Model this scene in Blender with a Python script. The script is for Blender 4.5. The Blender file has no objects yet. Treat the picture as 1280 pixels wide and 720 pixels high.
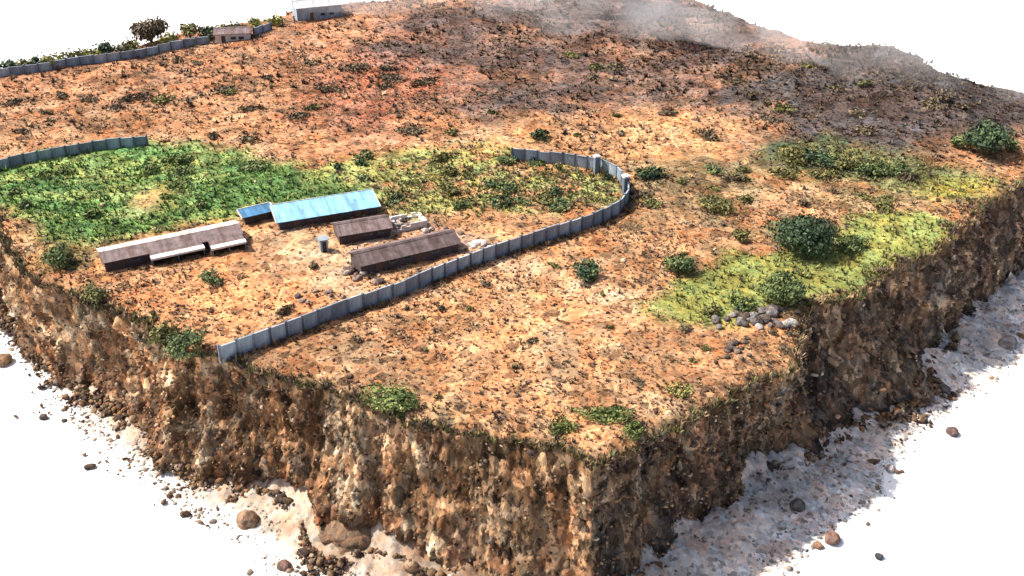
import bpy, bmesh, math, random
import numpy as np
from mathutils import Vector

# ------------------------------------------------------------------ camera, world, sun, exposure
scn = bpy.context.scene
COL = scn.collection
R = math.radians
CAM_H, PITCH, F = 82.0, R(30), 1300.0
cd = bpy.data.cameras.new('camera'); cam = bpy.data.objects.new('camera', cd); COL.objects.link(cam)
cam.location = (0, 0, CAM_H); cam.rotation_euler = (R(90) - PITCH, 0, 0)
cd.sensor_width = 36; cd.lens = F / 1280 * 36; cd.clip_start = 0.5; cd.clip_end = 20000
scn.camera = cam
SUN_H = np.array([-0.97, 0.24]); SUN_EL = R(50)
w = bpy.data.worlds.new('World'); scn.world = w; w.use_nodes = True
nt = w.node_tree; bg = nt.nodes['Background']
sky = nt.nodes.new('ShaderNodeTexSky'); sky.sky_type = 'NISHITA'; sky.sun_disc = False
sky.sun_elevation = SUN_EL; sky.sun_rotation = math.atan2(SUN_H[0], SUN_H[1])
nt.links.new(sky.outputs[0], bg.inputs[0]); bg.inputs[1].default_value = 0.115
sky.air_density = .75; sky.dust_density = 4.0; sky.ozone_density = .6
sd = bpy.data.lights.new('sun', 'SUN'); sd.energy = 4.6; sd.angle = R(0.5); sd.color = (1.0, 0.94, 0.86)
so = bpy.data.objects.new('sun', sd); COL.objects.link(so)
tow = Vector((SUN_H[0] * math.cos(SUN_EL), SUN_H[1] * math.cos(SUN_EL), math.sin(SUN_EL)))
so.rotation_euler = (-tow).to_track_quat('-Z', 'Y').to_euler(); so.location = (-60, 60, 120)
vs = scn.view_settings
vs.view_transform = 'Standard'; vs.look = 'None'; vs.exposure = 0.86; vs.gamma = 1; vs.use_curve_mapping = False
scn.cycles.max_bounces = 5; scn.cycles.diffuse_bounces = 3; scn.cycles.volume_bounces = 1
scn.cycles.transparent_max_bounces = 6

rng = np.random.default_rng(7); random.seed(7)

# ------------------------------------------------------------------ noise
def _hash(ix, iy, iz, s):
    n = (ix * 374761393 + iy * 668265263 + iz * 2147483647 + s * 1274126177).astype(np.int64) & 0xffffffff
    n = ((n ^ (n >> 13)) * 1274126177) & 0xffffffff
    n = ((n ^ (n >> 16)) * 2246822519) & 0xffffffff
    return ((n ^ (n >> 15)) & 0xffffff) / float(0xffffff)

def vnoise(x, y, z=0, s=0):
    x, y, z = np.broadcast_arrays(np.asarray(x, float), np.asarray(y, float), np.asarray(z, float))
    ix, iy, iz = np.floor(x).astype(np.int64), np.floor(y).astype(np.int64), np.floor(z).astype(np.int64)
    fx, fy, fz = x - ix, y - iy, z - iz
    fx = fx * fx * (3 - 2 * fx); fy = fy * fy * (3 - 2 * fy); fz = fz * fz * (3 - 2 * fz)
    r = 0
    for a in (0, 1):
        for b in (0, 1):
            for c in (0, 1):
                r = r + _hash(ix + a, iy + b, iz + c, s) * (fx if a else 1 - fx) * (fy if b else 1 - fy) * (fz if c else 1 - fz)
    return r * 2 - 1

def fbm(x, y, z=0, s=0, o=4):
    t = 0; a = 1; n = 0
    for k in range(o):
        t = t + a * vnoise(np.asarray(x) * 2 ** k, np.asarray(y) * 2 ** k, np.asarray(z) * 2 ** k, s + k * 17); n += a; a *= .5
    return t / n * 1.4

# ------------------------------------------------------------------ terrain height and picture-to-ground layout helper
def height(x, y):
    x = np.asarray(x, float); y = np.asarray(y, float)
    g = lambda cx, cy, sx, sy, a: a * np.exp(-((x - cx) / sx) ** 2 - ((y - cy) / sy) ** 2)
    z = g(92, 240, 34, 30, 6.5) + g(10, 285, 70, 32, 6.0) + g(-70, 262, 40, 26, 2.0)
    z = z + g(48, 128, 16, 14, -.6)
    far = np.clip((y - 185) / 60, 0, 1)
    z = z + far * 0.9 * fbm(x / 16, y / 16, s=3, o=3)
    z = z + 0.22 * fbm(x / 7, y / 7, s=5, o=3) + .10 * vnoise(x / 1.7, y / 1.7, s=9)
    z = z + .07 * vnoise(x / .8, y / .8, s=19)
    return z

def at(px, py, z=None):
    a = (px - 640) / F; b = (360 - py) / F
    dx, dy, dz = a, math.cos(PITCH) + b * math.sin(PITCH), -math.sin(PITCH) + b * math.cos(PITCH)
    if z is not None:
        t = (z - CAM_H) / dz; return np.array([dx * t, dy * t])
    zz = 0.0
    for _ in range(12):
        t = (zz - CAM_H) / dz
        zz = .5 * zz + .5 * float(height(dx * t, dy * t))
    return np.array([dx * t, dy * t])

def on(px, py):
    p = at(px, py); return (p[0], p[1], float(height(p[0], p[1])))

# ------------------------------------------------------------------ object helpers
def link(o, parent=None):
    COL.objects.link(o)
    if parent is not None: o.parent = parent
    return o

def tag(o, label=None, cat=None, group=None, kind=None):
    if label: o['label'] = label
    if cat: o['category'] = cat
    if group: o['group'] = group
    if kind: o['kind'] = kind
    return o

def empty(name, loc, rz=0):
    o = bpy.data.objects.new(name, None); o.location = loc; o.rotation_euler = (0, 0, rz); o.empty_display_size = .5
    return link(o)

def npmesh(name, V, Q, m, parent=None, col=None, smooth=False, loc=None):
    """V (n,3), Q (m,k) faces of equal size"""
    V = np.asarray(V, np.float32); Q = np.asarray(Q, np.int32); k = Q.shape[1]
    me = bpy.data.meshes.new(name)
    me.vertices.add(len(V)); me.vertices.foreach_set('co', V.ravel())
    me.loops.add(Q.size); me.loops.foreach_set('vertex_index', Q.ravel())
    me.polygons.add(len(Q)); me.polygons.foreach_set('loop_start', np.arange(0, Q.size, k, dtype=np.int32))
    if smooth: me.polygons.foreach_set('use_smooth', np.ones(len(Q), bool))
    me.update(calc_edges=True)
    if col is not None:
        at_ = me.color_attributes.new('col', 'FLOAT_COLOR', 'POINT')
        c = np.ones((len(V), 4), np.float32); c[:, :np.shape(col)[-1]] = col; at_.data.foreach_set('color', c.ravel())
    me.materials.append(m)
    o = bpy.data.objects.new(name, me)
    if loc is not None: o.location = loc
    return link(o, parent)

class MB:
    def __init__(s): s.bm = bmesh.new()
    def box(s, x0, x1, y0, y1, z0, z1):
        v = [s.bm.verts.new(p) for p in ((x0,y0,z0),(x1,y0,z0),(x1,y1,z0),(x0,y1,z0),(x0,y0,z1),(x1,y0,z1),(x1,y1,z1),(x0,y1,z1))]
        for f in ((0,3,2,1),(4,5,6,7),(0,1,5,4),(1,2,6,5),(2,3,7,6),(3,0,4,7)): s.bm.faces.new([v[i] for i in f])
        return s
    def prism(s, pts, x0, x1):
        """polygon pts (y,z) extruded along x"""
        a = [s.bm.verts.new((x0, p[0], p[1])) for p in pts]; b = [s.bm.verts.new((x1, p[0], p[1])) for p in pts]
        s.bm.faces.new(a); s.bm.faces.new(b[::-1]); n = len(pts)
        for i in range(n): s.bm.faces.new((a[i], b[i], b[(i + 1) % n], a[(i + 1) % n]))
        return s
    def cyl(s, p, q, r0, r1, n=8):
        p = Vector(p); q = Vector(q); d = (q - p).normalized()
        u = d.orthogonal().normalized(); v = d.cross(u)
        A = []; B = []
        for i in range(n):
            t = 2 * math.pi * i / n; e = u * math.cos(t) + v * math.sin(t)
            A.append(s.bm.verts.new(p + e * r0)); B.append(s.bm.verts.new(q + e * r1))
        for i in range(n): s.bm.faces.new((A[i], A[(i+1) % n], B[(i+1) % n], B[i]))
        s.bm.faces.new(A[::-1]); s.bm.faces.new(B)
        return s
    def build(s, name, m, parent=None, loc=None):
        bmesh.ops.recalc_face_normals(s.bm, faces=s.bm.faces)
        me = bpy.data.meshes.new(name); s.bm.to_mesh(me); s.bm.free(); me.materials.append(m)
        o = bpy.data.objects.new(name, me)
        if loc is not None: o.location = loc
        return link(o, parent)

# ------------------------------------------------------------------ materials
def newmat(name, rough=.9, spec=.15):
    m = bpy.data.materials.new(name); m.use_nodes = True
    b = m.node_tree.nodes['Principled BSDF']; b.inputs['Roughness'].default_value = rough
    b.inputs['Specular IOR Level'].default_value = spec
    return m, m.node_tree, b

def N(nt, t, **k):
    n = nt.nodes.new(t)
    for a, b in k.items(): setattr(n, a, b)
    return n

def ramp(nt, src, stops, interp='LINEAR'):
    r = N(nt, 'ShaderNodeValToRGB'); r.color_ramp.interpolation = interp
    e = r.color_ramp.elements
    while len(e) < len(stops): e.new(.5)
    for i, (p, c) in enumerate(stops):
        e[i].position = p; e[i].color = (*(c if isinstance(c, tuple) else (c, c, c)), 1)
    nt.links.new(src, r.inputs[0]); return r.outputs[0]

def mul(nt, a, b, fac=1.0, mode='MULTIPLY'):
    m = N(nt, 'ShaderNodeMix', data_type='RGBA', blend_type=mode); 
    if isinstance(fac, (int, float)): m.inputs['Factor'].default_value = fac
    else: nt.links.new(fac, m.inputs['Factor'])
    m.clamp_result = False
    nt.links.new(a, m.inputs['A']); nt.links.new(b, m.inputs['B']); return m.outputs['Result']

def speckle_mat(name, cells, attr='col', flat=None, bump=.4, zsc=1.0, dist=.35, rough=.95):
    """cells: list of (voronoi scale, ramp stops). Clod and stone mottling over a vertex colour."""
    m, nt, b = newmat(name, rough, .08)
    tc = N(nt, 'ShaderNodeTexCoord'); mp = N(nt, 'ShaderNodeMapping'); mp.inputs['Scale'].default_value = (1, 1, zsc)
    nt.links.new(tc.outputs['Object'], mp.inputs[0])
    nz = N(nt, 'ShaderNodeTexNoise'); nz.inputs['Scale'].default_value = 2.6; nz.inputs['Detail'].default_value = 3
    nt.links.new(mp.outputs[0], nz.inputs[0])
    va = N(nt, 'ShaderNodeVectorMath', operation='SCALE'); va.inputs['Scale'].default_value = dist
    nt.links.new(nz.outputs['Color'], va.inputs[0])
    ad = N(nt, 'ShaderNodeVectorMath', operation='ADD'); nt.links.new(mp.outputs[0], ad.inputs[0]); nt.links.new(va.outputs[0], ad.inputs[1])
    if attr:
        A = N(nt, 'ShaderNodeAttribute'); A.attribute_name = attr; c = A.outputs['Color']
    else:
        rg = N(nt, 'ShaderNodeRGB'); rg.outputs[0].default_value = (*flat, 1); c = rg.outputs[0]
    hs = None
    for sc, stops in cells:
        v = N(nt, 'ShaderNodeTexVoronoi'); v.inputs['Scale'].default_value = sc; v.inputs['Randomness'].default_value = .9
        nt.links.new(ad.outputs[0], v.inputs['Vector'])
        sp = N(nt, 'ShaderNodeSeparateColor'); nt.links.new(v.outputs['Color'], sp.inputs[0])
        c = mul(nt, c, ramp(nt, sp.outputs[0], stops), A.outputs['Alpha'] if attr else 1.0)
        # a little hue drift from cell to cell
        c = mul(nt, c, ramp(nt, sp.outputs[1], [(0, (1.12, .96, .86)), (.5, (1, 1, 1)), (1, (.9, 1.02, 1.12))]), .8)
        hs = (v, hs)
    nt.links.new(c, b.inputs['Base Color'])
    bp = N(nt, 'ShaderNodeBump'); bp.inputs['Strength'].default_value = bump; bp.inputs['Distance'].default_value = .5
    n2 = N(nt, 'ShaderNodeTexNoise'); n2.inputs['Scale'].default_value = 3.0; n2.inputs['Detail'].default_value = 6; n2.inputs['Roughness'].default_value = .7
    nt.links.new(mp.outputs[0], n2.inputs[0]); nt.links.new(n2.outputs[0], bp.inputs['Height']); nt.links.new(bp.outputs[0], b.inputs['Normal'])
    return m

def plain_mat(name, c, var=.3, sc=1.5, rough=.85, streak=False, wave=None, metal=0):
    m, nt, b = newmat(name, rough, .2)
    tc = N(nt, 'ShaderNodeTexCoord'); mp = N(nt, 'ShaderNodeMapping')
    if streak: mp.inputs['Scale'].default_value = (1, 1, .25)
    nt.links.new(tc.outputs['Object'], mp.inputs[0])
    nz = N(nt, 'ShaderNodeTexNoise'); nz.inputs['Scale'].default_value = sc; nz.inputs['Detail'].default_value = 6; nz.inputs['Roughness'].default_value = .65
    nt.links.new(mp.outputs[0], nz.inputs[0])
    c0 = tuple(x * (1 - var) for x in c); c1 = tuple(min(.9, x * (1 + var)) for x in c)
    col = ramp(nt, nz.outputs[0], [(.3, c0), (.5, c), (.72, c1)])
    oi = N(nt, 'ShaderNodeObjectInfo')
    col = mul(nt, col, ramp(nt, oi.outputs['Random'], [(0, .68), (1, 1.28)]))
    if wave:   # sheet-to-sheet tone and rust runs down the slope
        m2 = N(nt, 'ShaderNodeMapping'); m2.inputs['Scale'].default_value = (1.1, .12, .12); nt.links.new(tc.outputs['Object'], m2.inputs[0])
        n3 = N(nt, 'ShaderNodeTexNoise'); n3.inputs['Scale'].default_value = 1.4; n3.inputs['Detail'].default_value = 2; nt.links.new(m2.outputs[0], n3.inputs[0])
        col = mul(nt, col, ramp(nt, n3.outputs[0], [(.36, (.62, .5, .42)), (.46, (.9, .88, .86)), (.6, (1.05, 1.05, 1.05)), (.7, (1.25, 1.25, 1.25))]), .8)
    nt.links.new(col, b.inputs['Base Color']); b.inputs['Metallic'].default_value = metal
    bp = N(nt, 'ShaderNodeBump'); bp.inputs['Strength'].default_value = .35; bp.inputs['Distance'].default_value = .05
    if wave:
        wv = N(nt, 'ShaderNodeTexWave'); wv.inputs['Scale'].default_value = wave; wv.bands_direction = 'X'
        nt.links.new(tc.outputs['Object'], wv.inputs[0]); nt.links.new(wv.outputs[0], bp.inputs['Height'])
    else: nt.links.new(nz.outputs[0], bp.inputs['Height'])
    nt.links.new(bp.outputs[0], b.inputs['Normal'])
    return m

def leaf_mat(name):
    m, nt, b = newmat(name, .7, .2)
    A = N(nt, 'ShaderNodeAttribute'); A.attribute_name = 'col'
    nt.links.new(A.outputs['Color'], b.inputs['Base Color'])
    return m

FINE = [(0, .2), (.09, .38), (.2, .8), (.35, .95), (.7, 1.08), (.9, 1.25), (1, 1.5)]
MID = [(0, .36), (.1, .6), (.3, .93), (.75, 1.06), (1, 1.35)]
BIG = [(0, .74), (1, 1.22)]
M_ground = speckle_mat('dry_soil_and_grass', [(2.3, FINE), (.62, MID), (.2, BIG)], bump=.5)
CF = [(0, .38), (.15, .62), (.5, .95), (.8, 1.22), (.93, 1.55), (1, 2.1)]
CM = [(0, .4), (.3, .75), (.7, 1.1), (1, 1.9)]
M_cliff = speckle_mat('broken_earth', [(1.5, CF), (.6, CM), (.2, [(0, .7), (1, 1.35)])], bump=.8, zsc=.42, dist=.4)
M_stone = speckle_mat('stone', [(1.6, [(0, .5), (1, 1.2)])], bump=.6)
M_gravel = speckle_mat('pale_gravel', [(1.8, [(0, .25), (.1, .55), (.3, .88), (.7, 1.0), (1, 1.3)]), (.5, BIG)], bump=.4)
M_leaf = leaf_mat('leaves')
M_white, _nt, _b = newmat('white_sheet', .9, .0); _b.inputs['Base Color'].default_value = (.86, .86, .86, 1)
M_bark = plain_mat('bark', (.10, .07, .05), .4, 4)
M_conc = plain_mat('wall_concrete', (.235, .28, .315), .4, .9, streak=True)
M_post = plain_mat('post_concrete', (.12, .145, .175), .3, 1.5)
M_cope = plain_mat('coping', (.27, .32, .37), .25, 2)
M_mauve = plain_mat('weathered_roof_sheet', (.135, .098, .096), .45, .9, .6, wave=3.2)
M_sunlit = plain_mat('sunlit_roof_sheet', (.62, .55, .50), .3, .8, .6, wave=3.2)  # sun on the rear slope and ridge put into a paler sheet colour
M_blue = plain_mat('blue_roof_sheet', (.22, .50, .78), .22, .7, .5, wave=3.2)
M_plaster = plain_mat('plaster', (.075, .06, .06), .35, 1.2)
M_dark = plain_mat('dark_opening', (.03, .03, .035), .3, 2, .4)
M_whitew = plain_mat('whitewash', (.66, .62, .58), .2, 1.5)
M_wood = plain_mat('door_wood', (.10, .06, .04), .3, 3)
M_glass = plain_mat('window_glass', (.03, .04, .05), .2, 2, .15)

# ------------------------------------------------------------------ outline of the block of land
top_px = [(0,268),(20,331),(80,361),(134,388),(175,403),(218,435),(269,444),(330,462),(400,482),(450,502),(497,516),(528,527),(600,540),(650,548),(700,558),(741,581),
          (762,566),(803,545),(835,530),(878,508),(936,480),(963,467),(998,452),(1001,421),(1012,378),(1072,366),(1102,341),(1129,321),(1166,315),(1199,281),(1235,250),(1280,222),(1335,185),(1370,160),
          (1340,132),(1280,113),(1230,104),(1180,88),(1140,64),(1100,54),(1040,54),(985,40),(935,24),(895,10),(850,-6),(760,-14),(640,-16),(540,-12),(500,-4),(440,2),(400,6),(365,12),(340,24),(300,28),(250,34),
          (200,46),(150,60),(100,68),(60,74),(0,84),(-60,100),(-120,125),(-150,160),(-110,210),(-50,245)]
bot_px = [(0,370),(20,412),(65,460),(101,491),(129,510),(191,541),(211,588),(254,598),(324,623),(375,642),(392,690),(422,708),(469,692),(520,722),(640,765),(745,790),(800,730),(819,705),(860,664),
          (909,631),(967,588),(1014,577),(1053,545),(1100,528),(1147,506),(1155,463),(1210,410),(1280,365),(1370,290)]
apr_px = [(8,420),(50,462),(75,495),(110,545),(150,582),(200,606),(240,640),(290,668),(330,700),(360,722),(420,745),(520,790),(640,830),(760,840),(900,800),(985,722),(1010,680),(1053,646),(1108,632),(1112,572),(1170,520),(1215,490),(1249,462),(1282,440),(1370,360)]
C0 = np.array([2.0, 190.0])
NT, NR, NC = 1800, 230, 46
TH = np.linspace(-math.pi, math.pi, NT, endpoint=False)
def radial(pts):
    p = np.array(pts) - C0; th = np.arctan2(p[:, 1], p[:, 0]); r = np.hypot(p[:, 0], p[:, 1])
    o = np.argsort(th); th, r = th[o], r[o]
    return np.interp(TH, np.r_[th[-1] - 2 * math.pi, th, th[0] + 2 * math.pi], np.r_[r[-1], r, r[0]])
R_top = radial([at(*q) for q in top_px])
back = [tuple(at(*q) ) for q in top_px[33:]]
R_bot = radial([at(*q, -20) for q in bot_px] + [(C0 + (np.array(q) - C0) * .93) for q in back])
R_apr = radial([at(*q, -20) for q in apr_px] + [(C0 + (np.array(q) - C0) * 1.03) for q in back])
cx, cy = np.cos(TH), np.sin(TH)
ex, ey = cx * 120, cy * 120                                  # noise coordinates along the rim
R_top = R_top + .9 * fbm(ex / 5, ey / 5, s=31, o=4) + .5 * vnoise(ex / .9, ey / .9, s=35)
R_bot = R_bot + 1.5 * fbm(ex / 6, ey / 6, s=41, o=4)
R_apr = np.maximum(R_apr + 1.6 * fbm(ex / 5, ey / 5, s=51, o=5), R_bot + .5)

def inpoly(x, y, P):
    P = np.asarray(P); ins = np.zeros(x.shape, bool)
    for i in range(len(P)):
        x0, y0 = P[i]; x1, y1 = P[(i + 1) % len(P)]
        c = (y0 > y) != (y1 > y)
        ins ^= c & (x < (x1 - x0) * (y - y0) / ((y1 - y0) if y1 != y0 else 1e-9) + x0)
    return ins
def sdist(x, y, P):
    P = np.asarray(P, float); d = np.full(x.shape, 1e9)
    for i in range(len(P)):
        a = P[i]; b = P[(i + 1) % len(P)]; e = b - a
        t = np.clip(((x - a[0]) * e[0] + (y - a[1]) * e[1]) / (e @ e), 0, 1)
        d = np.minimum(d, np.hypot(x - a[0] - t * e[0], y - a[1] - t * e[1]))
    return np.where(inpoly(x, y, P), d, -d)
def zone(x, y, px, soft=2.0, wob=3.0, s=0, bias=0.0):
    P = [at(*q) for q in px]
    d = sdist(x, y, P) + bias + wob * fbm(x / 6, y / 6, s=60 + s, o=4)
    return np.clip(d / soft * .5 + .5, 0, 1)

Z_green = [(-40,215),(0,205),(60,188),(120,180),(180,176),(250,180),(300,190),(350,205),(420,222),(470,240),(470,262),(400,246),(345,258),(300,268),(230,282),(150,300),(110,305),(60,300),(20,262),(-40,250)]
Z_olive = [(380,205),(440,200),(520,188),(600,182),(640,190),(700,200),(760,208),(780,225),(770,252),(720,268),(650,262),(560,268),(500,272),(470,255),(420,232)]
Z_yel = [(800,378),(850,355),(930,325),(985,318),(1040,312),(1060,280),(1100,270),(1160,272),(1198,284),(1168,314),(1125,322),(1090,345),(1060,362),(1000,372),(940,392),(880,402),(840,395)]
Z_gr2 = [(975,180),(1040,180),(1100,195),(1170,210),(1240,225),(1215,240),(1130,238),(1060,225),(1000,212),(965,200)]
Z_yel2 = [(1180,222),(1235,226),(1225,245),(1180,248),(1150,240)]
Z_burn = [(965,185),(975,135),(900,128),(905,112),(960,100),(1010,80),(1060,40),(1120,45),(1180,85),(1290,105),(1400,130),(1400,165),(1280,158),(1180,160),(1120,190),(1040,182)]
Z_burn2 = [(590,130),(600,95),(560,80),(480,60),(510,15),(600,10),(700,-5),(880,0),(960,40),(950,90),(880,118),(760,128),(690,135),(640,140)]
Z_red = [(370,130),(390,100),(430,60),(520,45),(600,90),(600,125),(520,140),(470,170),(400,190),(380,160)]
Z_org = [(600,175),(640,150),(760,140),(880,132),(980,138),(985,175),(950,200),(860,205),(760,195),(680,190)]
Z_lite = [(330,300),(370,285),(425,300),(445,325),(430,350),(470,365),(520,350),(560,362),(480,385),(430,380),(390,350),(350,330)]
Z_path = [(610,322),(660,326),(740,350),(830,385),(800,392),(740,368),(680,348),(620,338)]
Z_or2 = [(150,360),(220,338),(300,320),(360,325),(420,350),(440,378),(330,418),(260,435),(180,395)]
Z_gl = [(30,285),(80,290),(120,310),(100,335),(50,330)]
def X_(x, y): return 640 + F * x / (y * math.cos(PITCH) + CAM_H * math.sin(PITCH))
Z_mid = [(800,200),(960,205),(1060,235),(1190,250),(1180,266),(1060,275),(960,322),(860,348),(790,335),(720,300),(790,262)]
Z_dump = [(480,285),(520,268),(560,280),(600,300),(600,318),(575,318),(500,292),(460,308),(430,345),(420,330),(440,306)]
Z_rim = [(275,458),(340,436),(430,408),(500,420),(480,452),(440,470),(540,528),(480,520),(380,490)]
Z_rim2 = [(640,552),(560,532),(480,500),(520,495),(600,525),(740,560),(800,530),(840,520),(740,575)]
Z_scr = [(800,205),(880,200),(965,205),(960,245),(900,268),(830,262),(800,240)]
def C(*c): return np.array(c, float)
def ground_color(x, y):
    k = fbm(x / 22, y / 22, s=71, o=4)[:, None]; k2 = fbm(x / 5, y / 5, s=81, o=4)[:, None]; k3 = fbm(x / 2, y / 2, s=88, o=3)[:, None]
    c = C(.375, .20, .10) * (1 + .3 * k) + C(.06, .05, .035) * k2
    far = np.clip((y - 190) / 60, 0, 1)[:, None]
    c = c * (1 - far) + far * (C(.33, .165, .09) * (1 + .3 * k + .45 * k2))
    def put(c, zn, col, v=.25, f=1.0):
        a = zn[:, None] * f
        return c * (1 - a) + a * (col * (1 + v * k2 + .2 * k3))
    c = put(c, zone(x, y, Z_red, 10, 8, 1), C(.31, .125, .075), .4, .8)
    c = put(c, zone(x, y, Z_org, 6, 5, 2), C(.48, .25, .12), .12, .85)
    streak = np.clip(.95 + 1.0 * fbm(x / 26, y / 11, s=401, o=4), .3, 1)
    c = put(c, zone(x, y, Z_burn2, 8, 7, 3, 4) * streak, C(.10, .07, .06), .55, .96)
    c = put(c, zone(x, y, Z_burn, 6, 5, 4, 4), C(.058, .052, .052), .5, .94)
    c = put(c, zone(x, y, Z_gr2, 4, 4, 5, 2.5), C(.115, .14, .06), .5, .9)
    c = put(c, zone(x, y, Z_mid, 5, 5, 17) * np.clip(.35 + 1.2 * fbm(x / 7, y / 7, s=411, o=4), 0, 1), C(.20, .155, .075), .5, .8)
    c = put(c, zone(x, y, Z_dump, 2, 2, 18), C(.50, .36, .27), .3, .6)
    c = put(c, zone(x, y, Z_scr, 5, 5, 14), C(.16, .125, .065), .6, .75)
    c = put(c, zone(x, y, Z_rim, 5, 3, 15), C(.21, .125, .068), .6, .7)
    c = put(c, zone(x, y, Z_rim2, 3, 3, 16), C(.25, .17, .09), .5, .6)
    c = put(c, zone(x, y, Z_yel2, 3, 2, 6), C(.36, .30, .06), .15)
    c = put(c, zone(x, y, Z_or2, 4, 3, 7), C(.45, .215, .10), .15, .85)
    c = put(c, zone(x, y, Z_lite, 3, 2, 8), C(.50, .32, .19), .1, .9)
    c = put(c, zone(x, y, Z_path, 1.5, 1.5, 9, .5), C(.50, .31, .18), .1, .9)
    ol = zone(x, y, Z_olive, 3, 3, 10) * np.clip(.95 + 1.5 * k2[:, 0] + .8 * k3[:, 0] - .5 * np.clip((X_(x, y) - 560) / 100, 0, 1), 0, 1)
    c = put(c, ol, C(.25, .265, .085), .35, .92)
    g = zone(x, y, Z_green, 2, 2, 11)
    gm = np.clip(.5 + 1.5 * fbm(x / 9, y / 4, s=99, o=4), 0, 1)[:, None]
    gcol = C(.085, .165, .05) * (1 - gm) + gm * C(.215, .265, .085)
    c = c * (1 - g[:, None]) + g[:, None] * gcol * (1 + .5 * k3)
    # worn earth patch inside the green
    bp = at(185, 250); t = np.exp(-((x - bp[0]) / 3.2) ** 2 - ((y - bp[1]) / 5.5) ** 2)[:, None]
    c = c * (1 - t) + t * C(.33, .24, .11)
    c = put(c, zone(x, y, Z_gl, 3, 3, 12), C(.12, .12, .04), .5, .7)
    c = put(c, zone(x, y, Z_yel, 1.5, 2.5, 13, 1.5), C(.235, .245, .07), .3)
    # thin dark scrub near the rim, front left
    return np.clip(c, .02, .7)

def smooth01(t): t = np.clip(t, 0, 1); return t * t * (3 - 2 * t)

# top sheet: rings from the middle out to the rim
u = np.linspace(0, 1, NR + 1)[1:] ** .85
X = C0[0] + np.outer(u, R_top * cx); Y = C0[1] + np.outer(u, R_top * cy)
Zt = height(X, Y)
edge = (1 - u)[:, None] * R_top[None, :]
Zt = Zt - .9 * np.exp(-edge / 1.0) * (1 + .8 * fbm(X / 2.5, Y / 2.5, s=7, o=3))
V = np.c_[X.ravel(), Y.ravel(), Zt.ravel()]
V = np.vstack([[C0[0], C0[1], float(height(*C0))], V])
def ringquads(nr, off=0):
    i = np.arange(NT); j = (i + 1) % NT; q = []
    for k in range(nr - 1): q.append(np.c_[off + k * NT + i, off + (k + 1) * NT + i, off + (k + 1) * NT + j, off + k * NT + j])
    return np.vstack(q)
Q = ringquads(NR, 1)
Vin = V
col = ground_color(V[:, 0], V[:, 1])
col = np.c_[col, 1 - .4 * zone(V[:, 0], V[:, 1], Z_yel, 1.5, 2.5, 13, 1.5) - .25 * zone(V[:, 0], V[:, 1], Z_lite, 3, 2, 8)]
ground = npmesh('ground', V, Q, M_ground, col=col, smooth=True); tag(ground, kind='structure')
# close the pin hole in the middle with a tiny fan
def fan_close():
    me = ground.data; bm = bmesh.new(); bm.from_mesh(me); bm.verts.ensure_lookup_table()
    for i in range(NT): bm.faces.new((bm.verts[0], bm.verts[1 + i], bm.verts[1 + (i + 1) % NT]))
    bm.to_mesh(me); bm.free()
fan_close()
Z_rim = Zt[-1]

# cliff: rows from the rim down to the bottom
v = np.linspace(0, 1, NC + 1)
rows = []; crow = []
for k, t in enumerate(v):
    z = Z_rim * (1 - t) + (-20.3) * t
    r = R_top * (1 - t) + R_bot * t
    e = min(1, t * 9)
    gx, gy = cx * R_top / 1.0, cy * R_top / 1.0
    gul = fbm(gx / 3.4, gy / 3.4, z / 16, s=111, o=4)                 # upright gullies
    led = fbm(gx / 12, gy / 12, z / 2.2, s=121, o=3)                 # ledges
    lump = fbm(gx / 2.2, gy / 2.2, z / 1.8, s=131, o=4)
    hol = fbm(gx / 14, gy / 14, z / 9, s=141, o=2)
    f = e * (1 if t < 1 else .6)
    r = r + f * (1.6 * gul + .8 * led + .75 * lump + 1.8 * hol - 1.0 * math.sin(t * math.pi) * .7) + f * .45 * rng.standard_normal(NT) * .6
    zz = z + (f * .35 * vnoise(gx / 1.5, gy / 1.5, z / 1.5, s=151) if 0 < t < 1 else 0)
    x = C0[0] + r * cx; y = C0[1] + r * cy
    rows.append(np.c_[x, y, zz])
    a = np.clip(.5 + 1.0 * fbm(gx / 8, gy / 8, z / 6, s=161, o=4) + .8 * fbm(gx / 1.6, gy / 1.6, z / 14, s=163, o=3), 0, 1)[:, None]
    b_ = np.clip(.5 + 1.8 * fbm(gx / 3, gy / 3, z / 3, s=171, o=4) - .35, 0, 1)[:, None]
    side = smooth01((TH + 1.497) / .03)[:, None] * (TH < 1.2)[:, None]           # right-hand face: its shade is put into darker, greyer colours
    base = C(.125, .066, .034) * (1 - a) + a * C(.31, .178, .092)
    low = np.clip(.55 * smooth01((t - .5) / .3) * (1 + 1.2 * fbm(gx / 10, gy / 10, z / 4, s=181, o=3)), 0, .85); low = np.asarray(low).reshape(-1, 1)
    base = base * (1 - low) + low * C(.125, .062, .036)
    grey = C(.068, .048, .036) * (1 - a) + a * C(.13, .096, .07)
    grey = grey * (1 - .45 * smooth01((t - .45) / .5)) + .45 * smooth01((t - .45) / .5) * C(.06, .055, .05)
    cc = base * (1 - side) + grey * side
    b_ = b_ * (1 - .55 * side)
    cc = cc * (1 - b_) + b_ * C(.37, .25, .15)
    topsoil = math.exp(-(t / .05) ** 2)
    cc = cc * (1 - topsoil * .5) + topsoil * .5 * C(.24, .14, .07)
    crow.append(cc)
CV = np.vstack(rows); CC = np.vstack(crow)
cliff = npmesh('cliff', CV, ringquads(NC + 1), M_cliff, col=CC, smooth=False); tag(cliff, kind='structure')

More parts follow.
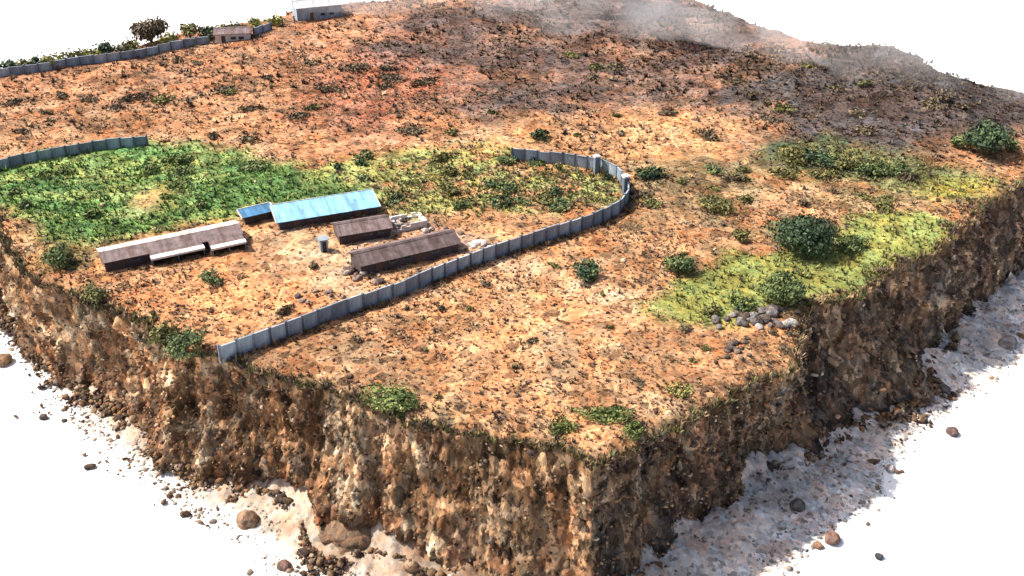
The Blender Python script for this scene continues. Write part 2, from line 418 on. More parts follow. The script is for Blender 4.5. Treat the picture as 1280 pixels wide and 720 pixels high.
# pale gravel spread round the foot of the block
NA = 26; rows = []; crow = []
for k in range(NA + 1):
    t = k / NA; r = (R_bot - 3) * (1 - t) + R_apr * t
    x = C0[0] + r * cx; y = C0[1] + r * cy
    wth = np.clip(R_apr - R_bot, 0, 12)
    hgt = (1 - t) ** 1.6 * (1.2 + wth * .18)
    z = -19.93 + hgt * (1 + .5 * fbm(x / 3, y / 3, s=201, o=3)) + .4 * (1 - t ** 3) * np.abs(fbm(x / 1.3, y / 1.3, s=205, o=3))
    if k == NA: z = z * 0 - 19.995
    rows.append(np.c_[x, y, z])
    a = np.clip(.5 + 1.2 * fbm(x / 4, y / 4, s=211, o=4), 0, 1)[:, None]
    side = smooth01((TH + 1.55) / .15)[:, None]
    c1 = C(.33, .25, .18) * (1 - a) + a * C(.46, .375, .295); c2 = C(.49, .43, .37) * (1 - a) + a * C(.70, .62, .54)
    th2 = smooth01((t - .45) / .55); c1 = c1 * (1 - th2) + th2 * C(.74, .70, .65); c2 = c2 * (1 - th2 * .6) + th2 * .6 * C(.78, .76, .74)
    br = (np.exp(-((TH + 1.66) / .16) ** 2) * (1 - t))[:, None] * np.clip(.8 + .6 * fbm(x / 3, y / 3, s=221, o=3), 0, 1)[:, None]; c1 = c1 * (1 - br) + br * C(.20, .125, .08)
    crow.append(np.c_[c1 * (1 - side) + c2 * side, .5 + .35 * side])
AV = np.vstack(rows); AC = np.vstack(crow)
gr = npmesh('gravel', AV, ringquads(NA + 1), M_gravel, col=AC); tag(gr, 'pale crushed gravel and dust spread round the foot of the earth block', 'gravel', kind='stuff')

# the white sheet everything stands on, out to the horizon
fl = npmesh('floor', [(-9000, -9000, -20), (9000, -9000, -20), (9000, 9000, -20), (-9000, 9000, -20)], [(0, 1, 2, 3)], M_white); tag(fl, kind='structure')

# ------------------------------------------------------------------ scattered stones, clods and tufts (masses)
ICO_V = []; _t = (1 + 5 ** .5) / 2
for a in (-1, 1):
    for b in (-_t, _t): ICO_V += [(0, a, b), (a, b, 0), (b, 0, a)]
ICO_V = np.array(ICO_V) / math.hypot(1, _t)
def _icof():
    bm = bmesh.new(); vv = [bm.verts.new(p) for p in ICO_V]
    r = bmesh.ops.convex_hull(bm, input=vv); bm.verts.index_update()
    bmesh.ops.recalc_face_normals(bm, faces=bm.faces)
    f = [[q.index for q in fc.verts] for fc in bm.faces]; bm.free(); return np.array(f)
ICO_F = _icof()
def stones(name, P, S, cols, m=M_stone, squash=(1, 1, .75)):
    n = len(P); P = np.asarray(P); S = np.asarray(S)
    jit = 1 + .28 * rng.standard_normal((n, 12, 1)).clip(-1.5, 1.5)
    an = rng.uniform(0, 6.28, n); sc = rng.uniform(.6, 1.3, (n, 1, 3)) * np.array(squash)
    W = ICO_V[None] * jit * sc * S[:, None, None]
    x = W[..., 0] * np.cos(an)[:, None] - W[..., 1] * np.sin(an)[:, None]
    y = W[..., 0] * np.sin(an)[:, None] + W[..., 1] * np.cos(an)[:, None]
    W = np.stack([x, y, W[..., 2]], -1) + P[:, None, :]
    Fq = (ICO_F[None] + 12 * np.arange(n)[:, None, None]).reshape(-1, 3)
    return npmesh(name, W.reshape(-1, 3), Fq, m, col=np.repeat(cols, 12, 0))
# stones and roots sticking out of the cut earth, only round the side faces that can be seen
front = np.where((TH < .3) | (TH > 2.9))[0]
n = 16000
ki = rng.choice(front, n); kr = rng.integers(1, NC, n)
P = CV[kr * NT + ki]
pal = np.array([(.08, .055, .045), (.13, .085, .055), (.24, .155, .09), (.38, .26, .165), (.52, .41, .30), (.30, .16, .085), (.18, .14, .115)])
ci = rng.choice(7, n, p=[.2, .25, .23, .10, .02, .12, .08])
S = rng.gamma(2.0, .075, n).clip(.08, .8)
st = stones('embedded_rubble', P, S, pal[ci]); tag(st, 'brown and tan stones sticking out of the cut earth faces', 'rubble', kind='stuff')
# earth crumbled off the faces, heaped along their foot
n = 11000; ki = rng.choice(front, n); cl = np.clip(.6 + 1.6 * vnoise(cx[ki] * 40, cy[ki] * 40, s=231), .15, 2)
dd = rng.exponential(1.1, n) * cl; r = R_bot[ki] + .2 + dd
P = np.c_[C0[0] + r * cx[ki], C0[1] + r * cy[ki], -19.6 + np.clip(1.9 - dd * .75, -.15, 2) * rng.uniform(.3, 1, n)]
st = stones('crumbled_earth', P, rng.gamma(2.2, .11, n).clip(.08, .9), (pal * .85)[rng.choice(7, n, p=[.2, .25, .25, .1, .02, .12, .06])]); tag(st, 'brown earth crumbs and clods fallen along the foot of the faces', 'rubble', kind='stuff')
# loose pebbles on the gravel
n = 9000
ki = rng.choice(front, n); t = rng.beta(1.6, 1.3, n)
r = R_bot[ki] - 1 + t * (R_apr[ki] - R_bot[ki] + 1.0 + rng.exponential(.7, n))
P = np.c_[C0[0] + r * cx[ki], C0[1] + r * cy[ki], np.full(n, -19.9)]
P[:, 2] = -19.93 + (1 - np.clip((r - R_bot[ki] + 3) / (R_apr[ki] - R_bot[ki] + 3), 0, 1)) ** 1.6 * (1.2 + np.clip(R_apr[ki] - R_bot[ki], 0, 12) * .18)
ppal = np.array([(.45, .39, .33), (.36, .30, .25), (.22, .18, .15), (.10, .08, .07), (.35, .22, .13)])
pc = rng.choice(5, n, p=[.45, .27, .13, .07, .08])
st = stones('pebbles', P, rng.gamma(2, .07, n).clip(.07, .5), ppal[pc]); tag(st, 'loose pebbles strewn over the pale gravel', 'pebbles', kind='stuff')
def rand_top(n, y0=0):
    th = rng.integers(0, NT, n * 2); uu = np.sqrt(rng.uniform(0, 1, n * 2)) * .992
    x = C0[0] + uu * R_top[th] * cx[th]; y = C0[1] + uu * R_top[th] * cy[th]
    # keep nearer ones more often: they show largest
    k = rng.uniform(0, 1, n * 2) < np.clip(1.25 - (y - 100) / 330, .45, 1); x, y = x[k][:n], y[k][:n]
    return x, y
# clods and small stones on top
x, y = rand_top(15000)
yz = zone(x, y, Z_yel, 1, 1, 13) < .5; x, y = x[yz], y[yz]
tpal = np.array([(.13, .07, .045), (.08, .055, .045), (.36, .22, .12), (.52, .38, .25), (.26, .14, .08)])
burnt = np.maximum(zone(x, y, Z_burn2, 8, 7, 3, 4), zone(x, y, Z_burn, 6, 5, 4, 4))[:, None]
st = stones('clods', np.c_[x, y, height(x, y)], rng.gamma(2.2, .055, len(x)).clip(.08, .5), tpal[rng.choice(5, len(x), p=[.35, .25, .17, .08, .15])] * (1 - burnt * .6))
tag(st, 'clods of earth and small stones littering the dry field', 'clods', kind='stuff')

def tufts(name, x, y, size, cols, blades=7, z=None, label='', cat='', up=1.0, m=None):
    n = len(x); z = height(x, y) if z is None else z
    a = rng.uniform(0, 6.28, (n, blades)); s = size[:, None] * rng.uniform(.6, 1.3, (n, blades))
    lean = rng.uniform(.2, 1.0, (n, blades))
    bx, by = np.cos(a), np.sin(a)
    b0 = np.stack([x[:, None] + bx * s * .1 - by * s * .22, y[:, None] + by * s * .1 + bx * s * .22, np.repeat(z[:, None] - .03, blades, 1)], -1)
    b1 = np.stack([x[:, None] + bx * s * .1 + by * s * .22, y[:, None] + by * s * .1 - bx * s * .22, np.repeat(z[:, None] - .03, blades, 1)], -1)
    b2 = np.stack([x[:, None] + bx * s * lean, y[:, None] + by * s * lean, z[:, None] + s * up * (1.15 - .5 * lean)], -1)
    W = np.stack([b0, b1, b2], 2).reshape(-1, 3); Fq = np.arange(len(W)).reshape(-1, 3)
    cc = np.repeat(cols, blades * 3, 0) * np.repeat(rng.uniform(.7, 1.35, n * blades), 3)[:, None]
    o = npmesh(name, W, Fq, m or M_leaf, col=cc); tag(o, label, cat, kind='stuff'); return o

x, y = rand_top(70000)
gz = np.maximum.reduce([zone(x, y, Z_green, 2, 2, 11), zone(x, y, Z_yel, 1, 1, 13), zone(x, y, Z_lite, 2, 2, 8) * .8]) < .5
dn = (fbm(x / 12, y / 12, s=301, o=4) + rng.normal(0, .35, len(x))) > .12 - .3 * np.clip((y - 180) / 60, 0, 1)
x, y = x[gz & dn], y[gz & dn]; burnt = np.maximum(zone(x, y, Z_burn2, 8, 7, 3, 4), zone(x, y, Z_burn, 6, 5, 4, 4))[:, None]
dpal = np.array([(.14, .09, .06), (.24, .15, .085), (.095, .07, .06), (.42, .29, .16), (.17, .14, .07)])
tufts('dry_scrub', x, y, rng.gamma(2.2, .11, len(x)).clip(.12, .9) * (1 + .75 * np.clip((y - 160) / 80, 0, 1)), dpal[rng.choice(5, len(x), p=[.3, .25, .2, .2, .05])] * (1 - .55 * burnt), 10, up=.7, label='low dry brown scrub and grass tufts dotted over the land', cat='scrub')
x, y = rand_top(80000)
g1 = zone(x, y, Z_green, 2, 2, 11); g2 = zone(x, y, Z_olive, 3, 3, 10) * .7; g3 = np.maximum(zone(x, y, Z_gr2, 4, 5, 5) * .7, zone(x, y, Z_yel, 1.5, 2.5, 13, 1.5) * .4)
k = np.maximum.reduce([g1, g2, g3]) > rng.uniform(.1, 1, len(x)); wp = at(185, 250); k &= ((x - wp[0]) / 3.4) ** 2 + ((y - wp[1]) / 6) ** 2 > rng.uniform(.5, 1.3, len(x)); x, y = x[k], y[k]; g1 = g1[k]
gp1 = np.array([(.06, .11, .04), (.11, .20, .055), (.19, .29, .08), (.32, .40, .13)]); gp2 = np.array([(.075, .085, .04), (.17, .19, .065), (.25, .26, .085), (.32, .29, .12)])
i4 = rng.choice(4, len(x), p=[.28, .32, .25, .15])
tufts('grass', x, y, rng.gamma(3, .12, len(x)).clip(.15, .9), np.where((g1 > .5)[:, None], gp1[i4], gp2[i4]), 7, label='green and olive grass growing behind and beside the sheds', cat='grass')
# dry grass and roots hanging over the broken rim
ki = rng.choice(front, 9000); rr = R_top[ki] - rng.exponential(.8, 9000) + .25
x = C0[0] + rr * cx[ki]; y = C0[1] + rr * cy[ki]
tufts('rim_scrub', x, y, rng.gamma(3, .16, len(x)).clip(.2, 1.2), np.vstack([dpal, [(.12, .13, .05), (.17, .17, .06)]])[rng.choice(7, len(x))] * .9, 8, z=Z_rim[ki] + .1, label='dry brown scrub along the broken rim of the block', cat='scrub')

# ------------------------------------------------------------------ vegetation builder
LP = {'dark': [(.025, .04, .025), (.045, .075, .035), (.085, .125, .055)],
      'green': [(.045, .065, .03), (.09, .125, .045), (.17, .20, .075)],
      'bright': [(.05, .075, .025), (.11, .145, .04), (.20, .22, .07)],
      'olive': [(.07, .075, .03), (.14, .13, .045), (.22, .20, .07)],
      'brown': [(.06, .045, .03), (.12, .09, .055), (.20, .16, .09)],
      'yellow': [(.14, .14, .04), (.26, .25, .07), (.36, .33, .12)]}
LABEL_LATER = []
MARKS = [(410,262,'the bright blue roof'),(215,312,'the long barrack'),(515,325,'the shed nearest the wall'),(785,240,'the bend of the curved wall'),(1003,290,'the big dark tree'),(732,330,'the dark bush by the pale path'),
         (185,190,'the end of the green field wall'),(400,18,'the far pale building'),(190,40,'the round skyline tree'),(1022,195,'the tall dark thicket'),(1228,172,'the rim tree'),(490,492,'the bright front rim bush'),
         (762,510,'the front corner bushes'),(276,440,'the near end of the wall'),(945,400,'the rock heap'),(675,165,'the flat dark slope bush'),(848,325,'the bush above the yellow-green field'),(440,385,'the middle of the perimeter wall'),
         (75,80,'the far skyline wall'),(745,200,'the tall gate pillar'),(893,250,'the wide olive bush'),(55,205,'the green field wall'),(185,250,'the worn patch in the green field')]
def later(o, adj, noun, px, py, where=None):
    if where is None:
        m_ = min(MARKS, key=lambda q: math.hypot(px - q[0], 1.6 * (py - q[1]))); dx, dy = px - m_[0], 1.6 * (py - m_[1])
        where = ('right of ' if dx > 0 else 'left of ') + m_[2] if abs(dx) > abs(dy) else ('below ' if dy > 0 else 'beyond ') + m_[2]
    LABEL_LATER.append((o, f'{adj} {noun}', where, px))
ORD = ['leftmost', 'second from left', 'third from left', 'fourth from left', 'fifth from left', 'sixth from left', 'seventh from left', 'eighth from left', 'ninth from left', 'tenth from left']
def write_labels():
    d = {}
    for q in LABEL_LATER: d.setdefault((q[1], q[2]), []).append(q)
    for (a, w_), l in d.items():
        l.sort(key=lambda q: q[3])
        for i, q in enumerate(l):
            q[0]['label'] = f'{a} {w_}' + ('' if len(l) == 1 else ', ' + (ORD[i] if i < len(l) - 1 or i > 9 else 'rightmost'))
TONE = {'dark': 'dark green', 'green': 'mid green', 'olive': 'olive', 'bright': 'bright green', 'brown': 'brown', 'yellow': 'yellow-green'}
def shrub(px, py, wd, ht, pal, group, leaf):
    o = plant('shrub', px, py, wd, ht, pal, None, 'shrub', group, leaf=leaf, trunk=0)
    size = 'broad' if wd > 4.5 else 'medium' if wd > 3.2 else 'small' if wd > 1.3 else 'tiny'
    later(o, f'{size} {TONE[pal]}', 'shrub', px, py)
def plant(name, px, py, wd, ht, pal, label, cat, group=None, leaf=.32, dens=1.25, trunk=.12, flat=1.0, pos=None):
    loc = pos if pos is not None else on(px, py)
    root = empty(name, loc, random.uniform(0, 6.28)); tag(root, label, cat, group)
    if trunk == 0: root.scale = (random.uniform(1.0, 1.45), random.uniform(.7, 1.0), random.uniform(.75, 1.0))
    rg = np.random.default_rng(int(abs(loc[0] * 31 + loc[1] * 17)) + 3)
    th_ = ht * trunk
    mb = MB(); r0 = max(.05, wd * .035)
    mb.cyl((0, 0, -.3), (rg.normal(0, .08) * wd * .3, 0, th_ + ht * .25), r0, r0 * .6)
    nl = 5 if wd > 2 else 3
    lob = []
    for i in range(nl + 3):
        a = 6.28 * i / (nl + 3) + rg.uniform(-.3, .3); rr = wd * rg.uniform(.14, .30)
        zc = th_ + (ht - th_) * rg.uniform(.32, .66)
        c_ = np.array([math.cos(a) * rr, math.sin(a) * rr, zc]); lob.append((c_, wd * rg.uniform(.19, .29), (ht - th_) * rg.uniform(.24, .38)))
        if i < nl: mb.cyl((0, 0, th_ * .6 + .05), tuple(c_ * np.array([.9, .9, .95])), r0 * .5, r0 * .18, 6)
    lob.append((np.array([rg.normal(0, .04) * wd, 0, th_ + (ht - th_) * .66]), wd * .27, (ht - th_) * .36))
    lob.append((np.array([0, 0, th_ + (ht - th_) * .3]), wd * .33, (ht - th_) * .3))
    n = int(min(5200, max(160, dens * 5.5 * wd * ht / leaf ** 2)))
    li = rg.integers(0, len(lob), n)
    d = rg.standard_normal((n, 3)); d /= np.linalg.norm(d, axis=1)[:, None]
    rad = rg.uniform(.45, 1.0, n) ** .6 * (1 + .18 * rg.standard_normal(n))
    cen = np.array([l[0] for l in lob])[li]; rx = np.array([l[1] for l in lob])[li]; rz = np.array([l[2] for l in lob])[li]
    P = cen + d * rad[:, None] * np.c_[rx, rx, rz]; P[:, 2] = np.maximum(P[:, 2], .08)
    # drop clumps so light shows through
    keep = (vnoise(P[:, 0] / (wd * .16) + 50, P[:, 1] / (wd * .16) + 50, P[:, 2] / (wd * .16) + 50, s=int(loc[0]) & 63) > (-.28 if trunk == 0 else -.5))
    P = P[keep]; li = li[keep]; n = len(P)
    nn = d[keep] + rg.normal(0, .5, (n, 3)); nn /= np.linalg.norm(nn, axis=1)[:, None]
    uu = np.cross(nn, rg.standard_normal((n, 3))); uu /= np.linalg.norm(uu, axis=1)[:, None]; vv_ = np.cross(nn, uu)
    s = leaf * rg.uniform(.5, 1.2, n)[:, None]
    W = np.stack([P - uu * s, P - vv_ * s * .6, P + uu * s, P + vv_ * s * .6], 1).reshape(-1, 3)
    p3 = np.array(LP[pal]); tone = np.clip(.5 * rg.uniform(0, 1, len(lob))[li] + .5 * rg.uniform(0, 1, n), 0, .999)
    cc = p3[(tone * 3).astype(int)] * rg.uniform(.75, 1.3, n)[:, None]
    if trunk > .02: mb.build('trunk', M_bark, root)
    else: mb.build('stem', M_bark, root)
    npmesh('crown' if trunk > .02 else 'foliage', W, np.arange(4 * n).reshape(-1, 4), M_leaf, root, col=np.repeat(cc, 4, 0))
    return root

plant('tree', 1003, 314, 13.5, 6.4, 'dark', 'big dark green spreading tree standing on the yellow-green field', 'tree', leaf=.34, trunk=.1)
plant('bush', 1062, 310, 6.6, 2.2, 'green', 'low green bush touching the right side of the big dark tree', 'bush', leaf=.3, trunk=0)
plant('bush', 925, 300, 3.4, 3.0, 'olive', 'small grey-olive bush on bare soil just left of the big dark tree', 'bush', leaf=.28, trunk=0)
plant('tree', 976, 378, 7.6, 4.6, 'green', 'mid green leafy tree at the near edge of the yellow-green field above the rocks', 'tree', leaf=.3, trunk=.1)
plant('bush', 930, 388, 5.0, 2.0, 'green', 'low green bush left of the mid green tree behind the rock heap', 'bush', leaf=.28, trunk=0)
plant('bush', 890, 393, 3.6, 1.4, 'olive', 'flat olive bush at the lower left end of the yellow-green field', 'bush', leaf=.26, trunk=0)
plant('tree', 1228, 192, 10.0, 6.8, 'dark', 'dark green tree with bright grass behind it near the right rim of the block', 'tree', leaf=.42, trunk=.12)
plant('bush', 1200, 186, 4.5, 3.0, 'green', 'smaller green bush close to the left of the rim tree', 'bush', leaf=.38, trunk=0)
plant('bush', 1262, 188, 4.5, 3.0, 'green', 'smaller green bush close to the right of the rim tree', 'bush', leaf=.38, trunk=0)
for px, py, wd, ht, lb in [(990,200,9,3.6,'wide dark thicket at the left end of the burnt hill foot'),(1022,202,10,4.2,'tall dark thicket in the middle of the burnt hill foot'),(1052,206,8,3.2,'dark thicket just right of the tall thicket'),
                           (1090,216,9,2.6,'low dark green thicket over the green slope'),(1128,218,7,2.2,'rightmost low thicket on the green slope')]:
    plant('thicket', px, py, wd, ht * .75, 'dark' if ht == 4.2 else 'green' if ht < 3 else 'olive', lb, 'thicket', 'dark thickets at the foot of the burnt hill', leaf=.42, trunk=0)
plant('tree', 190, 53, 11.5, 6.2, 'brown', 'round brown-grey tree on the skyline above the far wall', 'tree', leaf=.5, trunk=.1)
plant('tree', 238, 50, 6.0, 4.6, 'olive', 'slim pale olive tree on the skyline right of the round brown tree', 'tree', leaf=.45, trunk=.2, dens=.6)
plant('bush', 75, 328, 7.0, 3.4, 'green', 'dark green bush on the left rim below the long green field', 'bush', leaf=.3, trunk=0)
plant('bush', 232, 440, 8.0, 4.2, 'green', 'dense green bush on the rim at the near end of the perimeter wall', 'bush', leaf=.28, trunk=0)
plant('bush', 205, 425, 4.2, 2.6, 'olive', 'olive bush hugging the left side of the rim bush by the wall end', 'bush', leaf=.28, trunk=0)
plant('bush', 118, 375, 4.6, 2.6, 'olive', 'olive bush on the rim left of the orange yard', 'bush', leaf=.28, trunk=0)
plant('bush', 490, 506, 7.2, 2.4, 'bright', 'bright green bush on the front left rim of the dry field', 'bush', leaf=.26, trunk=0)
plant('bush', 702, 537, 5.0, 1.3, 'bright', 'leftmost of the green bushes near the front corner', 'bush', leaf=.24, trunk=0)
plant('bush', 758, 521, 6.4, 1.3, 'bright', 'green bush on top of the arc near the front corner', 'bush', leaf=.24, trunk=0)
plant('bush', 792, 540, 4.4, 1.2, 'bright', 'small bright bush at the right end of the arc near the front corner', 'bush', leaf=.24, trunk=0)
plant('bush', 850, 490, 4.6, 1.0, 'yellow', 'flat yellow-green bush spread on the dry field near the right rim', 'bush', leaf=.24, trunk=0)
plant('bush', 732, 346, 5.6, 3.4, 'dark', 'dark green bush beside the pale path outside the wall', 'bush', leaf=.3, trunk=0)
plant('bush', 848, 340, 5.4, 3.0, 'green', 'green bush above the left tip of the yellow-green field', 'bush', leaf=.3, trunk=0)
plant('bush', 893, 262, 8.0, 2.8, 'olive', 'wide olive bush in the scrub right of the wall bend', 'bush', leaf=.34, trunk=0)
plant('bush', 262, 352, 4.2, 2.2, 'green', 'green bush in front of the long barrack porch', 'bush', leaf=.26, trunk=0)
plant('bush', 392, 335, 2.2, 1.0, 'brown', 'small brown bush in the middle of the bare yard', 'bush', leaf=.24, trunk=0)
plant('bush', 675, 172, 7.0, 2.0, 'dark', 'flat dark bush on the orange slope beyond the wall', 'bush', leaf=.4, trunk=0)
plant('bush', 815, 222, 5.0, 2.0, 'dark', 'dark bush immediately right of the wall bend', 'bush', leaf=.34, trunk=0)
plant('bush', 355, 392, 2.6, 1.3, 'brown', 'brown bush in the orange yard near the perimeter wall', 'bush', leaf=.24, trunk=0)
for i in range(30):                                      # shrubs in the olive ground inside the wall
    px = random.uniform(395, 765); py = random.uniform(196, 262)
    if px < 480 and py > 232: px += 180
    shrub(px, py, random.uniform(1.6, 5.5), random.uniform(.7, 2.0), random.choice(['dark', 'green', 'olive', 'olive']), 'shrubs scattered in the olive ground inside the wall', .34)
for i in range(14):
    px = random.uniform(10, 340); py = 190 + abs(px - 170) * .06 + random.uniform(4, 78)
    shrub(px, py, random.uniform(2.5, 6.5), random.uniform(.7, 1.8), random.choice(['green', 'bright', 'bright', 'green']), 'shrubs in the lush green field', .36)
for i in range(60):
    px = random.uniform(20, 1200); py = random.uniform(70, 178)
    if 240 < px < 1000 and py < 60: py = 100
    shrub(px, py, random.uniform(2, 8), random.uniform(.6, 1.3), random.choice(['brown', 'brown', 'olive']), 'shrubs dotted over the far dry slope', .42)
for i in range(20):
    px = random.uniform(800, 1150); py = random.uniform(212, 262)
    shrub(px, py, random.uniform(2, 5.5), random.uniform(.7, 1.7), random.choice(['olive', 'olive', 'green', 'brown']), 'olive scrub between the wall bend and the right-hand field', .34)
for i in range(22):
    px = random.uniform(420, 990); py = random.uniform(330, 500)
    if abs(px - 700) < 8: px += 30
    if py < 395 and px > 790: py += 60
    if py < 560 - px * .36: py = 560 - px * .36 + random.uniform(0, 40)
    shrub(px, py, random.uniform(.8, 2.4), random.uniform(.4, .9), random.choice(['brown', 'olive', 'brown']), 'small shrubs in the near dry field', .2)

# ------------------------------------------------------------------ walls of concrete panels
def wall_run(pts_px, h, pitch, label, group=None, gaps=()):
    lean = 0
    P = [at(*q) for q in pts_px]
    seg = [np.linalg.norm(P[i + 1] - P[i]) for i in range(len(P) - 1)]; L = sum(seg); n = max(2, round(L / pitch))
    def pos(s):
        for i, l in enumerate(seg):
            if s <= l or i == len(seg) - 1: return P[i] + (P[i + 1] - P[i]) * (s / l)
            s -= l
    nodes = [pos(L * i / n) for i in range(n + 1)]
    root = empty('perimeter_wall', (*nodes[0], float(height(*nodes[0])))); tag(root, label, 'wall', group)
    o0 = np.array(root.location)
    hz = [float(height(*q)) for q in nodes]
    for i in range(n):
        a, b = nodes[i], nodes[i + 1]; d = b - a; l = np.linalg.norm(d); rz = math.atan2(d[1], d[0])
        z = (hz[i] + hz[i + 1]) / 2; dh = random.uniform(-.14, .12); t = random.uniform(-.05, .05)
        if i in gaps: continue
        pn = MB()
        for k in range(4): pn.box(.16, l - .16, -.05 - .006 * (k % 2), .05, -.35 + k * (h + .3) / 4, -.35 + (k + 1) * (h + .3) / 4 - .025)
        pn.box(.16, l - .16, -.03, .03, -.3, h - .1)
        p = pn.build('panel', M_conc, root, (a[0] - o0[0], a[1] - o0[1], z - o0[2] + dh)); p.rotation_euler = (t, 0, rz)
        c = MB().box(.1, l - .1, -.11, .11, h - .049, h + .05).build('coping', M_cope, p)
    for i, q in enumerate(nodes):
        pb = MB(); pb.box(-.155, .155, -.17, .17, -.5, h + .12); pb.box(-.2, .2, -.21, .21, h + .12, h + .2)
        p = pb.build('post', M_post, root, (q[0] - o0[0], q[1] - o0[1], hz[i] - o0[2])); d = nodes[min(i + 1, n)] - nodes[max(i - 1, 0)]
        p.rotation_euler = (0, 0, math.atan2(d[1], d[0]))
    return root
main_px = [(276,451),(330,432),(385,412),(440,392),(500,371),(560,345),(602,329),(650,312),(700,297),(745,281),(775,266),(786,250),(784,238),(772,224),(752,214),(720,208),(690,205),(640,200)]
wall_run(main_px, 2.5, 2.6, 'long grey-blue concrete panel wall curving from the front left rim round the compound')
wall_run([(-60,222),(0,212),(40,202),(85,194),(120,188),(155,184),(185,181)], 2.0, 2.6, 'grey-blue panel wall along the back of the lush green field at the left')
wall_run([(-40,104),(0,96),(60,88),(110,80),(170,72),(215,62),(262,54)], 2.0, 3.2, 'far blue-grey panel wall along the back left skyline')
for k, (px, py, ht) in enumerate([(12,92,2.6),(32,89,2.4),(52,86,2.8),(70,84,2.2),(92,80,3.0),(112,76,2.6),(132,73,3.2),(150,71,2.8),(165,68,3),(212,60,3.4),(262,50,3.0),(282,48,3.2),(298,46,2.6),(320,38,2.6),(345,33,2.4)]):
    pl_ = random.choice(['yellow', 'olive', 'olive', 'dark'])
    later(plant('shrub', px, py - 2, random.uniform(4, 7), ht + .9, pl_, None, 'shrub', 'shrubs behind the far wall', leaf=.45, trunk=0, dens=.8), 'straggly ' + TONE[pl_], 'shrub', px, py, 'behind the far skyline wall')

# ------------------------------------------------------------------ sheds
def shed(name, fl_, fr_, width, eave, ridge, label, roofm, rearm, doors=(), wins=(), porch=(), wallm=None, cat='building', over=.45, mono=False):
    a = np.array(at(*fl_)); b = np.array(at(*fr_)); d = b - a; L = float(np.linalg.norm(d))
    z = min(float(height(*a)), float(height(*b)))
    root = empty(name, (a[0], a[1], z), math.atan2(d[1], d[0])); tag(root, label, cat)
    wm = wallm or M_plaster; hw = width / 2
    if mono: prof = [(0, -.3), (width, -.3), (width, ridge), (0, eave)]
    else: prof = [(0, -.3), (width, -.3), (width, eave), (hw, ridge), (0, eave)]
    MB().prism(prof, 0, L).build('wall', wm, root)
    s = (ridge - eave) / (width if mono else hw); t = .07
    if mono:
        MB().prism([(-over, eave - over * s + .02), (width + over, ridge + over * s + .02), (width + over, ridge + over * s + .02 + t), (-over, eave - over * s + .02 + t)], -over, L + over).build('roof', roofm, root)
        rf_ = root.children[-1]
        for xx in (-over - .16, L + over + .01): MB().prism([(-over, eave - over * s - .1), (width + over, ridge + over * s - .1), (width + over, ridge + over * s + .16), (-over, eave - over * s + .16)], xx, xx + .15).build('verge', M_whitew, rf_)
        MB().box(-over, L + over, width + over + .01, width + over + .14, ridge + over * s - .12, ridge + over * s + .2).build('verge', M_whitew, rf_)
    else:
        rf = MB().prism([(-over, eave - over * s + .02), (hw, ridge + .02), (hw, ridge + .02 + t), (-over, eave - over * s + .02 + t)], -over, L + over).build('roof', roofm, root)
        MB().prism([(hw, ridge + .02), (width + over, eave - over * s + .02), (width + over, eave - over * s + .02 + t), (hw, ridge + .02 + t)], -over, L + over).build('roof', rearm, root)
        MB().prism([(hw - .42, ridge + .09 - .42 * s + .01), (hw - .42, ridge + .13 - .42 * s + .02), (hw, ridge + .18), (hw + .42, ridge + .13 - .42 * s + .02), (hw + .42, ridge + .09 - .42 * s + .01), (hw, ridge + .11)], -over, L + over).build('ridge_cap', rearm, rf)
    for x in doors:
        o = MB().box(x - .5, x + .5, -.05, .03, 0, min(2.0, eave - .12)).build('door', M_wood, root)
        MB().box(x + .32, x + .38, -.09, -.05, .98, 1.1).build('handle', M_cope, o)
    for x in wins:
        o = MB().box(x - .65, x + .65, -.06, .02, .95, 1.05).box(x - .65, x + .65, -.06, .02, 1.6, 1.68).box(x - .65, x - .58, -.06, .02, 1.05, 1.6).box(x + .58, x + .65, -.06, .02, 1.05, 1.6).build('window', M_post, root)
        MB().box(x - .58, x + .58, -.03, .02, 1.05, 1.6).build('pane', M_glass, o)
    for (x0, x1, dep) in porch:
        pf = MB().prism([(-dep, eave - .4), (-.02, eave - .1), (-.02, eave - .03), (-dep, eave - .33)], x0, x1).build('porch_roof', roofm, root)
        MB().prism([(-dep - .12, eave - .34), (-dep + .8, .06 + eave - .325 + .62 * .3 / dep), (-dep + .8, .06 + eave - .25 + .62 * .3 / dep), (-dep - .12, eave - .26)], x0 - .05, x1 + .05).build('lit_eave_strip', M_whitew, pf)  # white strip added to stand for the sunlit edge of the porch roof
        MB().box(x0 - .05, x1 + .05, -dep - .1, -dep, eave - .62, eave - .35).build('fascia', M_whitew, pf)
        MB().box(x0, x0 + .12, -dep + .3, -.02, -.2, eave - .42).box(x1 - .12, x1, -dep + .3, -.02, -.2, eave - .42).build('porch_wall', wm, root)
        for xx in (x0 + .15, (x0 + x1) / 2, x1 - .15): MB().box(xx - .07, xx + .07, -dep + .1, -dep + .24, -.2, eave - .41).build('porch_post', M_post, root)
    return root, L
